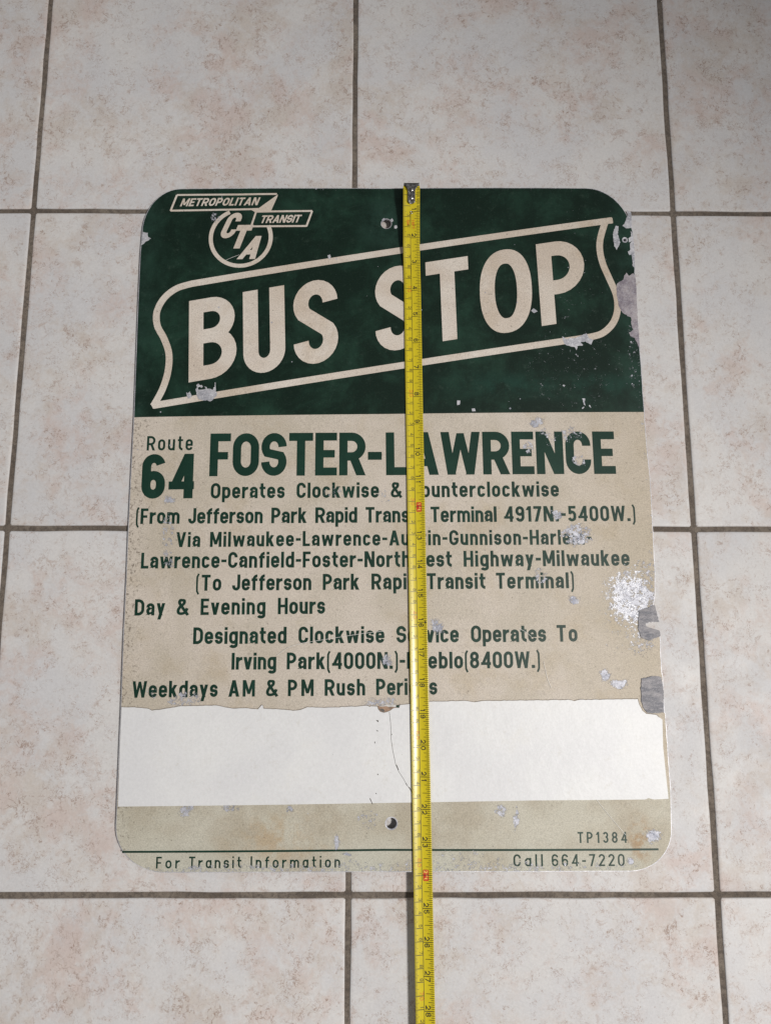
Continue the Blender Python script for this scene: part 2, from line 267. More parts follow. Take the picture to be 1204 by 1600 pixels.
PEEL = [([(-0.458, -6.764), (-0.425, -6.743), (-0.175, -6.722), (0.102, -6.732), (0.144, -6.713), (0.269, -6.705), (0.246, -6.794), (0.13, -6.794), (0.046, -6.815), (-0.051, -6.879), (-0.148, -6.914), (-0.259, -6.937), (-0.364, -6.905),
   (-0.43, -6.837)],
  0),
 ([(-0.397, -6.837), (-0.286, -6.819), (-0.217, -6.9), (-0.287, -6.926), (-0.364, -6.894)], 1), ([(0.13, -6.724), (0.269, -6.708), (0.246, -6.8), (0.146, -6.794)], 2)]
SCR = [[(5.075, -5.331), (5.144, -5.691), (5.2, -5.931), (5.305, -6.186)], [(4.289, -4.238), (4.492, -4.336), (4.693, -4.499)], [(6.635, -9.728), (6.9, -10.073), (7.277, -10.53), (7.542, -10.834)],
 [(-3.049, -4.702), (-2.189, -4.566), (-0.936, -4.377), (-0.23, -4.302)], [(-6.029, 9.01), (-5.775, 9.13), (-5.475, 9.251)], [(-3.825, -5.099), (-3.438, -4.831), (-3.049, -4.717)]]
TILE = [11.89271, -0.00472, -13.20072, 11.15604]
# ---------------------------------------------------------------- lettering: every glyph is a union of strokes, cap height 1
def arc(cx, cy, rx, ry, a0, a1, n=11):
    return [(cx+rx*math.cos(math.radians(a0+(a1-a0)*i/n)), cy+ry*math.sin(math.radians(a0+(a1-a0)*i/n))) for i in range(n+1)]
def spline(p, n=6):
    o = []
    q = [p[0]]+list(p)+[p[-1]]
    for i in range(1, len(q)-2):
        a, b, c, d = q[i-1], q[i], q[i+1], q[i+2]
        for k in range(n):
            t = k/n
            o.append(tuple(.5*((2*b[j])+(-a[j]+c[j])*t+(2*a[j]-5*b[j]+4*c[j]-d[j])*t*t+(-a[j]+3*b[j]-3*c[j]+d[j])*t**3) for j in (0, 1)))
    o.append(p[-1])
    return o
def ribbon(path, t, closed=False):
    P = [path[0]]
    for q in path[1:]:
        if math.hypot(q[0]-P[-1][0], q[1]-P[-1][1]) > 1e-5: P.append(q)
    if closed and math.hypot(P[0][0]-P[-1][0], P[0][1]-P[-1][1]) < 1e-5: P.pop()
    n = len(P); L, Rr = [], []
    for i in range(n):
        a = P[i-1] if (i or closed) else None
        b = P[(i+1) % n] if (i < n-1 or closed) else None
        ds = []
        if a is not None:
            l = math.hypot(P[i][0]-a[0], P[i][1]-a[1]); ds.append(((P[i][0]-a[0])/l, (P[i][1]-a[1])/l))
        if b is not None:
            l = math.hypot(b[0]-P[i][0], b[1]-P[i][1]); ds.append(((b[0]-P[i][0])/l, (b[1]-P[i][1])/l))
        if len(ds) == 1: nx, ny = -ds[0][1], ds[0][0]
        else:
            mx, my = -ds[0][1]-ds[1][1], ds[0][0]+ds[1][0]
            m2 = max(mx*mx+my*my, .3)
            nx, ny = 2*mx/m2, 2*my/m2
        L.append((P[i][0]+nx*t/2, P[i][1]+ny*t/2)); Rr.append((P[i][0]-nx*t/2, P[i][1]-ny*t/2))
    return [[L[i], Rr[i], Rr[(i+1) % n], L[(i+1) % n]] for i in range(n if closed else n-1)]
WID = dict(A=.62, B=.56, C=.54, D=.55, E=.47, F=.45, G=.56, H=.56, I=.17, J=.46, K=.56, L=.44, M=.7, N=.58, O=.57, P=.53, Q=.57, R=.57,
           S=.55, T=.52, U=.56, V=.6, W=.84, a=.47, b=.49, c=.46, d=.49, e=.48, f=.34, g=.49, h=.47, i=.17, k=.49, l=.17, m=.75,
           n=.47, o=.49, p=.49, r=.35, s=.45, t=.35, u=.47, v=.49, w=.74, y=.49)
WID.update({'0': .52, '1': .3, '2': .5, '3': .5, '4': .56, '5': .5, '6': .52, '7': .48, '8': .52, '9': .52, '-': .3, '.': .16, '(': .2, ')': .2, '&': .58})
def glyph(c, t=.16, X=.75, wf=1.0, geo=False):
    w = WID[c]*wf
    if c in 'Iil1.()': w = max(WID[c], t) if c != '1' else .3*min(wf, 1.1)
    if c in 'Iil': w = t
    if c == '.': w = t*1.1
    l = t/2; r = w-l; b = l; T = 1-l; cx = w/2; rx = (w-t)/2; x = X-l
    q = []
    def S(p, cl=False, tt=None): q.extend(ribbon(p, tt or t, cl))
    def B(x0, y0, x1, y1): q.append([(x0, y0), (x1, y0), (x1, y1), (x0, y1)])
    def D(x0, y0, x1, y1, h): q.append([(x0-h/2, y0), (x0+h/2, y0), (x1+h/2, y1), (x1-h/2, y1)])
    def stad(y0, y1):
        ry = min(rx*1.12, (y1-y0)/2)
        S(arc(cx, y1-ry, rx, ry, 0, 180, 16)+arc(cx, y0+ry, rx, ry, 180, 360, 16), True)
    ryb = min(rx*1.12, (T-b)/2); ryx = min(rx*1.05, (x-b)/2)
    if c == 'A':
        h = t*1.1; D(h/2, 0, cx, 1, h); D(w-h/2, 0, cx, 1, h); B(w*.2, .2, w*.8, .2+t*.9)
    elif c == 'B':
        B(0, 0, t, 1); m = .53
        for y0, y1, xr in ((m, T, r-.02), (b, m, r)):
            ry = (y1-y0)/2; S([(l, y1), (xr-ry, y1)]+arc(xr-ry, (y0+y1)/2, ry, ry, 90, -90, 14)+[(l, y0)])
    elif c == 'D': B(0, 0, t, 1); k = rx*1.3; S([(l, T), (r-k, T)]+arc(r-k, T-k, k, k, 90, 0)+arc(r-k, b+k, k, k, 0, -90)+[(l, b)])
    elif c in 'OQ0': stad(b, T)
    elif c == 'C': S([(r, .66), (r, T-ryb)]+arc(cx, T-ryb, rx, ryb, 0, 180, 16)+arc(cx, b+ryb, rx, ryb, 180, 360, 16)+[(r, .34)])
    elif c == 'G':
        S([(r, .66), (r, T-ryb)]+arc(cx, T-ryb, rx, ryb, 0, 180, 16)+arc(cx, b+ryb, rx, ryb, 180, 360, 16)+[(r, .5)]); B(cx, .5-t*.9, w, .5)
    elif c in 'Ss':
        TT = T if c == 'S' else x; ry = min(rx*1.12, (TT-b)*.29)
        S(arc(cx, TT-ry, rx, ry, 0, 218, 16)+arc(cx, b+ry, rx, ry, 38, -180, 16))
    elif c == 'E': B(0, 0, t, 1); B(0, 0, w, t*.95); B(0, 1-t*.95, w, 1); B(0, .5-t*.42, w*.9, .5+t*.48)
    elif c == 'F': B(0, 0, t, 1); B(0, 1-t*.95, w, 1); B(0, .47-t*.42, w*.88, .47+t*.48)
    elif c == 'H': B(0, 0, t, 1); B(w-t, 0, w, 1); B(t/2, .5-t*.45, w-t/2, .5+t*.45)
    elif c in 'Il': B(0, 0, t, 1)
    elif c == 'J': S([(r, 1), (r, b+ryb)]+arc(cx, b+ryb, rx, ryb, 0, -180)+[(l, b+ryb+.06)])
    elif c in 'Kk':
        B(0, 0, t, 1); H = 1 if c == 'K' else X
        D(w-t*.65, H, l*1.2, H*.32, t*1.15); D(w-t*.6, 0, w*.42, H*.62, t*1.2)
    elif c == 'L': B(0, 0, t, 1); B(0, 0, w, t*.95)
    elif c == 'M': B(0, 0, t, 1); B(w-t, 0, w, 1); D(t*.62, 1, cx, .16, t*.95); D(w-t*.62, 1, cx, .16, t*.95)
    elif c == 'N': B(0, 0, t, 1); B(w-t, 0, w, 1); D(t*.62, 1, w-t*.62, 0, t*1.15)
    elif c in 'PR':
        B(0, 0, t, 1); m = .44; ry = (T-m)/2; k = min(ry, rx*1.4); S([(l, T), (r-k, T)]+arc(r-k, (T+m)/2, k, ry, 90, -90, 14)+[(l, m)])
        if c == 'R': D(w-t*.55, 0, w*.52, m+.02, t*1.12)
    elif c == 'T': B(0, 1-t*.97, w, 1); B(cx-l, 0, cx+l, 1)
    elif c == 'U': S([(l, 1), (l, b+ryb)]+arc(cx, b+ryb, rx, ryb, 180, 360, 16)+[(r, 1)])
    elif c in 'Vv': H = 1 if c == 'V' else X; h = t*1.08; D(h/2, H, cx, 0, h); D(w-h/2, H, cx, 0, h)
    elif c in 'Ww':
        H = 1 if c == 'W' else X; h = t*1.0
        D(h/2, H, w*.27, 0, h); D(cx, H*.97, w*.27, 0, h*.85); D(cx, H*.97, w*.73, 0, h*.85); D(w-h/2, H, w*.73, 0, h)
    elif c == 'a' and not geo:
        S([(l+.01, x-ryx+.0)]+arc(cx, x-ryx*.85, rx, ryx*.85, 165, 0)+[(r, 0)])
        m = .44*X/.75; ry = (m-b)/2; S([(r, m), (cx-.02, m)]+arc(l+ry, (m+b)/2, ry, ry, 90, 270)+[(cx-.02, b)]+[(r, b+.1)])
    elif c in 'abdpqog':
        stad(b, x)
        if c == 'b': B(0, 0, t, 1)
        if c == 'd': B(w-t, 0, w, 1)
        if c == 'a': B(w-t, 0, w, X)
        if c == 'p': B(0, -.25, t, X)
        if c == 'g': S([(r, X), (r, -.24+l+rx*.6)]+arc(cx, -.25+l+rx*.6, rx, rx*.6, 0, -165))
    elif c == 'c': S(arc(cx, x-ryx, rx, ryx, 5, 180, 14)+arc(cx, b+ryx, rx, ryx, 180, 355, 14))
    elif c == 'e': S([(l, X*.5), (r, X*.5), (r, x-ryx)]+arc(cx, x-ryx, rx, ryx, 0, 180, 14)+arc(cx, b+ryx, rx, ryx, 180, 350, 14))
    elif c == 'f': s = w*.42; k = w-s-.01; S([(s, 0), (s, T-k)]+arc(s+k, T-k, k, k, 180, 90)); B(0, X-t*.9, w, X)
    elif c == 't': s = w*.42; k = (w-s)*.95; S([(s, .97), (s, b+k)]+arc(s+k, b+k, k, k, 180, 270)); B(0, X-t*.9, w, X)
    elif c in 'hn': B(0, 0, t, 1 if c == 'h' else X); S(arc(cx, x-ryx, rx, ryx, 180, 0, 16)+[(r, 0)])
    elif c == 'm':
        B(0, 0, t, X); k = (w-t)/4
        S(arc(l+k, x-k*1.15, k, k*1.15, 180, 0)+[(l+2*k, 0)]); S(arc(l+3*k, x-k*1.15, k, k*1.15, 180, 0)+[(r, 0)])
    elif c == 'r': B(0, 0, t, X); k = w-l; S(arc(l+k, x-k*.9, k, k*.9, 180, 88))
    elif c == 'u': B(w-t, 0, w, X); S([(l, X), (l, b+ryx)]+arc(cx, b+ryx, rx, ryx, 180, 360, 16))
    elif c == 'i': B(0, 0, t, X); B(0, 1-t*.95, t, 1)
    elif c == 'y': h = t*1.08; D(h/2, X, cx+.02, 0, h); D(w-h/2, X, w*.32, -.25, h)
    elif c == '1': B(w-t*1.1, 0, w-t*.1, 1); D(w-t*.7, .98, 0+t*.3, .74, t*1.1)
    elif c == '2': ry = rx*1.05; S(arc(cx, T-ry, rx, ry, 175, -28, 14)+[(l+.02, t*.6)]); B(0, 0, w, t*.95)
    elif c == '3':
        m = .53; ry = (T-m)/2; S(arc(cx, T-ry, rx*.95, ry, 165, -90, 14)); ry = (m-b)/2; S(arc(cx, b+ry, rx, ry, 90, -165, 14))
    elif c == '4': B(w*.6, 0, w*.6+t, 1); B(0, .2, w, .2+t*.9); D(w*.6+t*.5, 1, t*.55, .22, t*1.05)
    elif c == '5':
        ry = min(rx*1.15, .3); B(l*.6, 1-t*.95, w*.95, 1); B(l*.6, .47, l*.6+t*.95, 1); S([(l*.6+t*.4, .5), (cx*.9, .62)]+arc(cx, .61-ry, rx, ry, 85, 0)+arc(cx, b+ryb*.95, rx, ryb*.95, 0, -165, 12))
    elif c in '69':
        k = min(rx*1.12, .27); o = []
        o += ribbon(arc(cx, b+k, rx, k, 0, 360, 24)[:-1] if False else (arc(cx, .6-l-k+.02, rx, k, 0, 180, 12)+arc(cx, b+k, rx, k, 180, 360, 12)), t, True)
        o += ribbon([(l, b+k), (l, T-ryb)]+arc(cx, T-ryb, rx, ryb, 180, 15, 14), t)
        q.extend(o if c == '6' else [[(w-p, 1-z) for p, z in f] for f in o])
    elif c == '7': B(0, 1-t*.97, w, 1); D(w-t*.6, 1-t*.5, w*.32, 0, t*1.1)
    elif c == '8':
        m = .52; ry = (T-m)/2; S(arc(cx, m+ry, rx*.92, ry, 0, 360, 24)[:-1], True); ry = (m-b)/2; S(arc(cx, b+ry, rx, ry, 0, 360, 24)[:-1], True)
    elif c == '-': B(0, .36, w, .36+t*.95)
    elif c == '.': B(0, 0, w, t*1.05)
    elif c in '()':
        tt = t*.62; p = arc(w*1.9, .42, w*1.75, .66, 140, 220, 12); p = [(w-tt*.3, 1.06), (tt*.9, .93), (tt*.6, .8), (tt*.6, .05), (tt*.9, -.08), (w-tt*.3, -.22)]
        S([(w-u if c == ')' else u, v) for u, v in spline(p)], tt=tt)
    elif c == '&':
        S(spline([(w, .0), (w*.62, .36), (w*.26, .72), (w*.3, .9), (w*.48, T+.0), (w*.66, .88), (w*.62, .7), (w*.3, .5), (l, .3), (l+.03, .14), (w*.4, b), (w*.72, .16), (w*.93, .42)], 7), tt=t*.9)
    return w, q
def text_faces(txt, length, H, t=.16, X=.75, wf=1.0, geo=False, space=.36):
    """lay txt along +x over the given length (units of H scale out); the gaps between letters take up the slack"""
    gl = [(None, space) if c == ' ' else glyph(c, t, X, wf, geo)[::-1] for c in txt]
    tot = sum(g[1] for g in gl); n = max(len(txt)-1, 1)
    gap = (length/H-tot)/n; sx = 1.0
    lo, hi = .055, .34
    if len(txt) > 1 and not lo <= gap <= hi:
        gap = min(max(gap, lo), hi); sx = (length/H)/(tot+gap*n)
    if len(txt) == 1: sx = (length/H)/tot
    out, x = [], 0
    for g, w in gl:
        if g is not None: out.append([[((x+u)*sx*H, v*H) for u, v in f] for f in g])
        x += w+gap
    return out
# ---------------------------------------------------------------- materials
def wear_group():
    g = bpy.data.node_groups.new('wear', 'ShaderNodeTree')
    g.interface.new_socket('chip', in_out='OUTPUT', socket_type='NodeSocketFloat')
    g.interface.new_socket('metal', in_out='OUTPUT', socket_type='NodeSocketColor')
    k = NT(g); out = k.n.new('NodeGroupOutput'); c = k.obj()
    wv = k.v('ADD', c, k.v('SCALE', k.v('SUBTRACT', k.noise(c, 1.6, 3, .6, out=1), (.5, .5, .5)), scale=.45))
    F = -1.
    for x, y, rx, ry, cap in BLOBS:
        d = k.v('MULTIPLY', k.v('SUBTRACT', wv, (x, y, 0)), (1/rx, 1/ry, 0))
        F = k.m('MAXIMUM', F, k.m('MINIMUM', k.m('SUBTRACT', 1., k.v('LENGTH', d)), cap))
    F = k.m('MAXIMUM', F, -.62)
    n = k.noise(c, 7, 8, .72); n2 = k.noise(c, 30, 4, .7)
    h = k.m('ADD', k.m('MULTIPLY', F, .62), k.m('ADD', k.m('MULTIPLY', k.m('SUBTRACT', n, .5), 1.5), k.m('MULTIPLY', k.m('SUBTRACT', n2, .5), .8)))
    chip = k.ramp(h, .10, .17)
    # scattered pin-head dings
    vo = k.vor(c, 2.6); dot = k.m('LESS_THAN', vo.outputs['Distance'], k.m('MULTIPLY', k.m('POWER', k.sep(vo.outputs['Color'])[0], 9), .10))
    k.l.new(k.m('MAXIMUM', chip, k.m('MULTIPLY', dot, .8)), out.inputs[0])
    mt = k.mix(k.ramp(k.noise(c, 3.5, 5, .7), .35, .65), (.25, .26, .31), (.50, .50, .54))
    mt = k.mix(k.ramp(k.noise(c, 22, 4, .7), .56, .68), mt, (.82, .82, .84))
    zone = k.ramp(k.noise(c, 2.6, 4, .6), .62, .48, .25, 1); zone = k.m('MULTIPLY', zone, k.ramp(k.v('LENGTH', k.v('MULTIPLY', k.v('SUBTRACT', c, (7.7, -3.2, 0)), (.8, .5, 0))), 1.1, .6))
    mt = k.mix(k.m('MULTIPLY', zone, k.ramp(n2, .46, .58)), mt, (.84, .84, .86))
    k.l.new(mt, out.inputs[1])
    return g
WEAR = wear_group()
def worn(k):
    n = k.n.new('ShaderNodeGroup'); n.node_tree = WEAR; return n.outputs
def sign_finish(k, p, colr, rough, bumpv=None):
    wz = worn(k)
    finish(k, p, k.mix(wz[0], colr, wz[1]), k.m('ADD', k.m('MULTIPLY', wz[0], .1), rough), k.m('MULTIPLY', wz[0], .25), None, .22)
    b2 = k.n.new('ShaderNodeBump'); b2.inputs['Distance'].default_value = .012*S; b2.inputs['Strength'].default_value = .7; b2.invert = True
    k.l.new(wz[0], b2.inputs['Height'])
    if bumpv is not None: k.l.new(bumpv, b2.inputs['Normal'])
    k.l.new(b2.outputs[0], p.inputs['Normal'])
# cream reflective sheeting
def cream(name, a, b, stain, amount, warm=(.40, .29, .17)):
    m, k, p = material(name); c = k.obj(); xyz = k.sep(c)
    base = k.mix(k.ramp(k.noise(c, .32, 4, .6, .4), .36, .66), a, b)
    # tan ageing that has crept in from the right edge and lies in blots elsewhere
    edge = k.m('ADD', k.ramp(xyz[0], 4.5, 9.6, 0, .55), k.ramp(k.noise(c, .45, 5, .65), .5, .72, 0, .75))
    base = k.mix(k.m('MULTIPLY', edge, amount, clamp=True), base, stain)
    strip = k.ramp(xyz[1], -9.3, -9.5, 0, .75); base = k.mix(strip, base, k.mix(k.ramp(k.noise(c, .6, 5, .6), .36, .64), (.37, .33, .245), (.475, .455, .37)))
    low = k.ramp(k.v('LENGTH', k.v('MULTIPLY', k.v('SUBTRACT', c, (-3.6, -10.9, 0)), (.5, 1.1, 0))), 1.3, .2)
    blot = k.m('MULTIPLY', low, k.ramp(k.noise(c, 1.3, 5, .7), .42, .62, 0, .7))
    base = k.mix(blot, base, warm)
    green = k.ramp(xyz[1], -10.6, -11.8, 0, .7); base = k.mix(k.m('MULTIPLY', green, k.ramp(k.noise(c, .5, 3), .35, .6)), base, (.49, .485, .41))
    rust = k.ramp(k.v('LENGTH', k.v('MULTIPLY', k.v('SUBTRACT', c, (8.0, -11.0, 0)), (1.6, .9, 0))), .95, .2)
    base = k.mix(k.m('MULTIPLY', rust, k.ramp(k.noise(c, 2.2, 5, .7), .45, .62, 0, .75)), base, (.33, .2, .09))
    # grime freckles, most along the left edge
    fl = k.m('ADD', k.noise(c, 9, 7, .75), k.m('MULTIPLY', k.ramp(xyz[0], -7.9, -9.1), .09))
    base = k.mix(k.ramp(fl, .60, .69, 0, .75), base, (.13, .10, .075))
    base = k.mix(k.ramp(k.noise(c, 16, 5, .8), .62, .7, 0, .5), base, (.2, .15, .11))
    grain = k.ramp(k.noise(c, 26, 3, .8), .25, .75, .76, 1.2)
    base = k.mix(1., base, grain, 'MULTIPLY')
    base = k.mix(k.ramp(k.noise(c, 36, 2, .9), .66, .74, 0, .5), base, (.85, .83, .78))  # pale specks paint the sheeting's retroreflective glint into the colour
    sign_finish(k, p, base, .5, k.bump(k.noise(c, 24, 3, .7), .004, .6))
    return m
M_CREAM = cream('aged_cream_sheeting', (.55, .487, .415), (.475, .42, .34), (.42, .345, .235), .75)
M_LETTER = cream('cream_lettering', (.63, .57, .50), (.55, .47, .39), (.47, .375, .275), .8)
def green(name, a, b, hazy):
    m, k, p = material(name); c = k.obj(); xyz = k.sep(c)
    hz = k.ramp(k.noise(c, .55, 6, .68, .3), .42, .74)
    base = k.mix(hz, a, b)
    if hazy:
        band = k.m('MULTIPLY', k.ramp(k.m('ABSOLUTE', k.m('SUBTRACT', xyz[1], 4.3)), .75, .0), k.ramp(xyz[0], 1, 4))
        base = k.mix(k.m('MULTIPLY', band, k.ramp(k.noise(c, 1.2, 5, .7), .35, .65, 0, .6)), base, (.012, .052, .036))
        wash = k.m('ADD', k.ramp(k.v('DISTANCE', c, (-.1, 10.4, .12)), 1.5, .3, 0, .8), k.ramp(k.v('DISTANCE', c, (8.4, 8.0, .12)), .75, .2, 0, .6))
        wash = k.m('ADD', wash, k.m('ADD', k.ramp(xyz[0], 7.6, 8.9, 0, .5), k.ramp(xyz[0], -7.9, -9.0, 0, .5)))
        base = k.mix(k.m('MULTIPLY', wash, k.ramp(k.noise(c, 1.1, 6, .7), .3, .68)), base, (.020, .052, .038))
        base = k.mix(k.m('MULTIPLY', k.ramp(k.noise(c, 3.2, 8, .75), .56, .74), .28), base, (.07, .105, .08))
    base = k.mix(k.ramp(k.noise(c, 20, 4, .8), .56, .74, 0, .3), base, (.08, .13, .10))
    if hazy:      # fine scratches, most of them running up and to the right
        for a, sc1, amt in ((.35, 1.4, .22), (1.15, 1.1, .16)):
            ca, sa = math.cos(a), math.sin(a); cb = k.n.new('ShaderNodeCombineXYZ')
            k.l.new(k.m('MULTIPLY', k.v('DOT_PRODUCT', c, (ca, sa, 0)), .5), cb.inputs[0]); k.l.new(k.m('MULTIPLY', k.v('DOT_PRODUCT', c, (-sa, ca, 0)), 24.), cb.inputs[1])
            base = k.mix(k.m('MULTIPLY', k.ramp(k.noise(cb.outputs[0], sc1, 3, .5), .68, .76, 0, amt), k.ramp(k.noise(c, .6, 3), .45, .6)), base, (.12, .17, .14))
    base = k.mix(k.ramp(k.noise(c, 11, 5, .8), .40, .30, 0, .5), base, (.002, .006, .005))
    sign_finish(k, p, base, .42, k.bump(k.noise(c, 20, 3, .7), .003, .5))
    return m
M_GREEN = green('dark_green_sheeting', (.0035, .0135, .008), (.013, .041, .026), True)
M_INK = green('green_ink', (.006, .029, .018), (.010, .042, .027), False)
# bare aluminium
def metal(name, a, b, hi, hiamt, streak=1.):
    m, k, p = material(name); c = k.obj(); cs = k.v('MULTIPLY', c, (1, streak, 1))
    base = k.mix(k.ramp(k.noise(cs, 2.4, 6, .7), .36, .64), a, b)
    base = k.mix(k.ramp(k.noise(cs, 17, 5, .75), .5, .64, 0, hiamt), base, hi)
    finish(k, p, base, .5, .3, k.bump(k.noise(cs, 14, 5, .7), .012, .6)); return m
M_ALU = metal('bare_aluminium', (.33, .33, .36), (.56, .55, .57), (.85, .85, .88), .6)
M_ALUD = metal('weathered_bare_metal', (.21, .18, .21), (.40, .36, .37), (.62, .62, .66), .35)
M_TAB = metal('dark_bent_metal', (.07, .07, .082), (.17, .16, .165), (.30, .30, .31), .35, 2.5)
m, k, p = material('white_vinyl'); c = k.obj()
bs = k.mix(k.ramp(k.noise(c, .4, 4), .35, .65), (.66, .655, .655), (.70, .695, .685))
bs = k.mix(1., bs, k.ramp(k.noise(c, 11, 5, .8), .3, .7, .95, 1.04), 'MULTIPLY')
bs = k.mix(k.ramp(k.noise(c, 2.4, 7, .75), .57, .72, 0, .34), bs, (.50, .46, .39))
xyz = k.sep(c)
st = k.m('MULTIPLY', k.ramp(k.v('LENGTH', k.v('MULTIPLY', k.v('SUBTRACT', c, (5.35, -5.95, 0)), (3.0, .75, 0))), 1., .2), k.ramp(k.noise(c, 2.5, 6, .7), .5, .68, 0, .6))
bs = k.mix(st, bs, (.5, .36, .22))
bs = k.mix(k.ramp(k.noise(c, .8, 6, .65), .58, .78, 0, .25), bs, (.6, .56, .48))
vo = k.vor(c, 1.7); dot = k.m('LESS_THAN', vo.outputs['Distance'], k.m('MULTIPLY', k.m('POWER', k.sep(vo.outputs['Color'])[1], 8), .045))
bs = k.mix(k.m('MULTIPLY', dot, .7), bs, (.2, .18, .15))
finish(k, p, bs, .45, None, k.bump(k.noise(c, 1.4, 6, .65), .03, .6), .35); M_VINYL = m
def plain(name, c, r=.5, metal=0., noise_amt=.25, sc_=8):
    m, k, p = material(name); o = k.obj(); base = k.mix(1., c, k.ramp(k.noise(o, sc_, 5, .7), .3, .7, 1-noise_amt, 1+noise_amt), 'MULTIPLY')
    finish(k, p, base, r, metal); return m
M_DARK = plain('crack_black', (.10, .09, .08), .7)
M_PEELB = plain('brown_glue', (.27, .17, .11), .6, sc_=4, noise_amt=.5)
M_PALE = plain('pale_scratch', (.68, .66, .62), .5)
M_GLUE = plain('grey_glue', (.5, .48, .45), .6)
# floor tile: glazed off-white with pinkish beige mottling and fine worm-like veins
m, k, p = material('glazed_tile')
oi = k.n.new('ShaderNodeObjectInfo'); c0 = k.obj()
off = k.n.new('ShaderNodeCombineXYZ'); r_ = oi.outputs['Random']
k.l.new(k.m('MULTIPLY', r_, 311.), off.inputs[0]); k.l.new(k.m('MULTIPLY', r_, 733.), off.inputs[1]); k.l.new(k.m('MULTIPLY', r_, 97.), off.inputs[2])
c = k.v('ADD', c0, off.outputs[0])
big = k.noise(c, .27, 5, .62, .35); mid = k.noise(c, .85, 6, .66, .5)
patch = k.ramp(k.m('ADD', k.m('MULTIPLY', big, .4), k.m('ADD', k.m('MULTIPLY', mid, .35), k.m('MULTIPLY', k.noise(c, 3.2, 6, .72, .8), .25))), .455, .60)
bs = k.mix(k.ramp(k.noise(c, .4, 3), .3, .7), (.545, .535, .535), (.59, .57, .55))
bs = k.mix(k.m('MULTIPLY', patch, .54), bs, k.mix(k.ramp(k.noise(c, .5, 2), .4, .6), (.49, .365, .31), (.47, .395, .33)))
wv = k.v('ADD', c, k.v('SCALE', k.v('SUBTRACT', k.noise(c, 1.3, 4, .6, out=1), (.5, .5, .5)), scale=1.1))
vein = k.ramp(k.m('ABSOLUTE', k.m('SUBTRACT', k.noise(wv, 1.5, 5, .6), .5)), .016, .0)
vmask = k.m('MULTIPLY', k.ramp(k.noise(c, 1.1, 5, .7), .46, .56), k.ramp(patch, .1, .6, .35, 1.))
bs = k.mix(k.m('MULTIPLY', k.m('MULTIPLY', vein, vmask), .95), bs, (.29, .205, .165))
fle = k.m('MULTIPLY', k.ramp(k.noise(c, 3.4, 7, .7, .6), .56, .66), k.ramp(k.noise(c, .8, 3), .42, .58))
wv2 = k.v('ADD', c, k.v('SCALE', k.v('SUBTRACT', k.noise(c, 4, 3, .6, out=1), (.5, .5, .5)), scale=.5))
vein2 = k.ramp(k.m('ABSOLUTE', k.m('SUBTRACT', k.noise(wv2, 3.6, 3, .6), .5)), .020, .0)
bs = k.mix(k.m('MULTIPLY', k.m('MULTIPLY', vein2, k.ramp(k.noise(c, 1.7, 5, .7), .49, .58)), .85), bs, (.32, .235, .195))
bs = k.mix(k.m('MULTIPLY', fle, .55), bs, (.40, .315, .27))
bs = k.mix(k.ramp(k.noise(c, 9, 5, .75), .64, .71, 0, .6), bs, (.27, .215, .18))
bs = k.mix(1., bs, k.ramp(k.noise(c, 14, 4, .8), .25, .75, .93, 1.07), 'MULTIPLY')
bs = k.mix(1., bs, k.ramp(r_, 0, 1, .97, 1.03), 'MULTIPLY')
rg = k.ramp(k.noise(c, 1.2, 4), .3, .7, .46, .6)
finish(k, p, bs, rg, None, k.bump(k.m('ADD', k.noise(c, 1.3, 5, .6), k.m('MULTIPLY', k.noise(c, 12, 3), .12)), .03, .45), .25); M_TILE = m
m, k, p = material('sanded_grout'); c = k.obj()
bs = k.mix(k.ramp(k.noise(c, .5, 5, .7), .38, .62), (.125, .098, .076), (.20, .165, .132))
bs = k.mix(k.ramp(k.noise(c, 7, 6, .75), .42, .62, 0, .65), bs, (.065, .052, .043))
bs = k.mix(k.ramp(k.noise(c, 22, 3, .8), .58, .68, 0, .6), bs, (.34, .29, .24))
finish(k, p, bs, .9, None, k.bump(k.noise(c, 12, 6, .8), .04, 1.)); M_GROUT = m
M_TAPE = plain('yellow_blade', (.57, .455, .012), .28, 0, .05, 3)
M_TAPEB = plain('blade_black_print', (.02, .018, .012), .4)
M_TAPER = plain('blade_red_print', (.62, .13, .02), .4)
M_REDBOX = plain('foot_red', (.50, .045, .015), .4)
M_REDTXT = plain('foot_yellow', (.85, .62, .12), .4)
m, k, p = material('nickel_hook'); c = k.obj(); finish(k, p, k.mix(k.ramp(k.noise(c, 9, 5), .35, .65), (.48, .47, .46), (.16, .15, .14)), k.ramp(k.noise(c, 12, 4), .3, .7, .18, .38), 1.); M_HOOK = m
M_LIP = plain('dark_hook_lip', (.06, .055, .05), .35, .8)

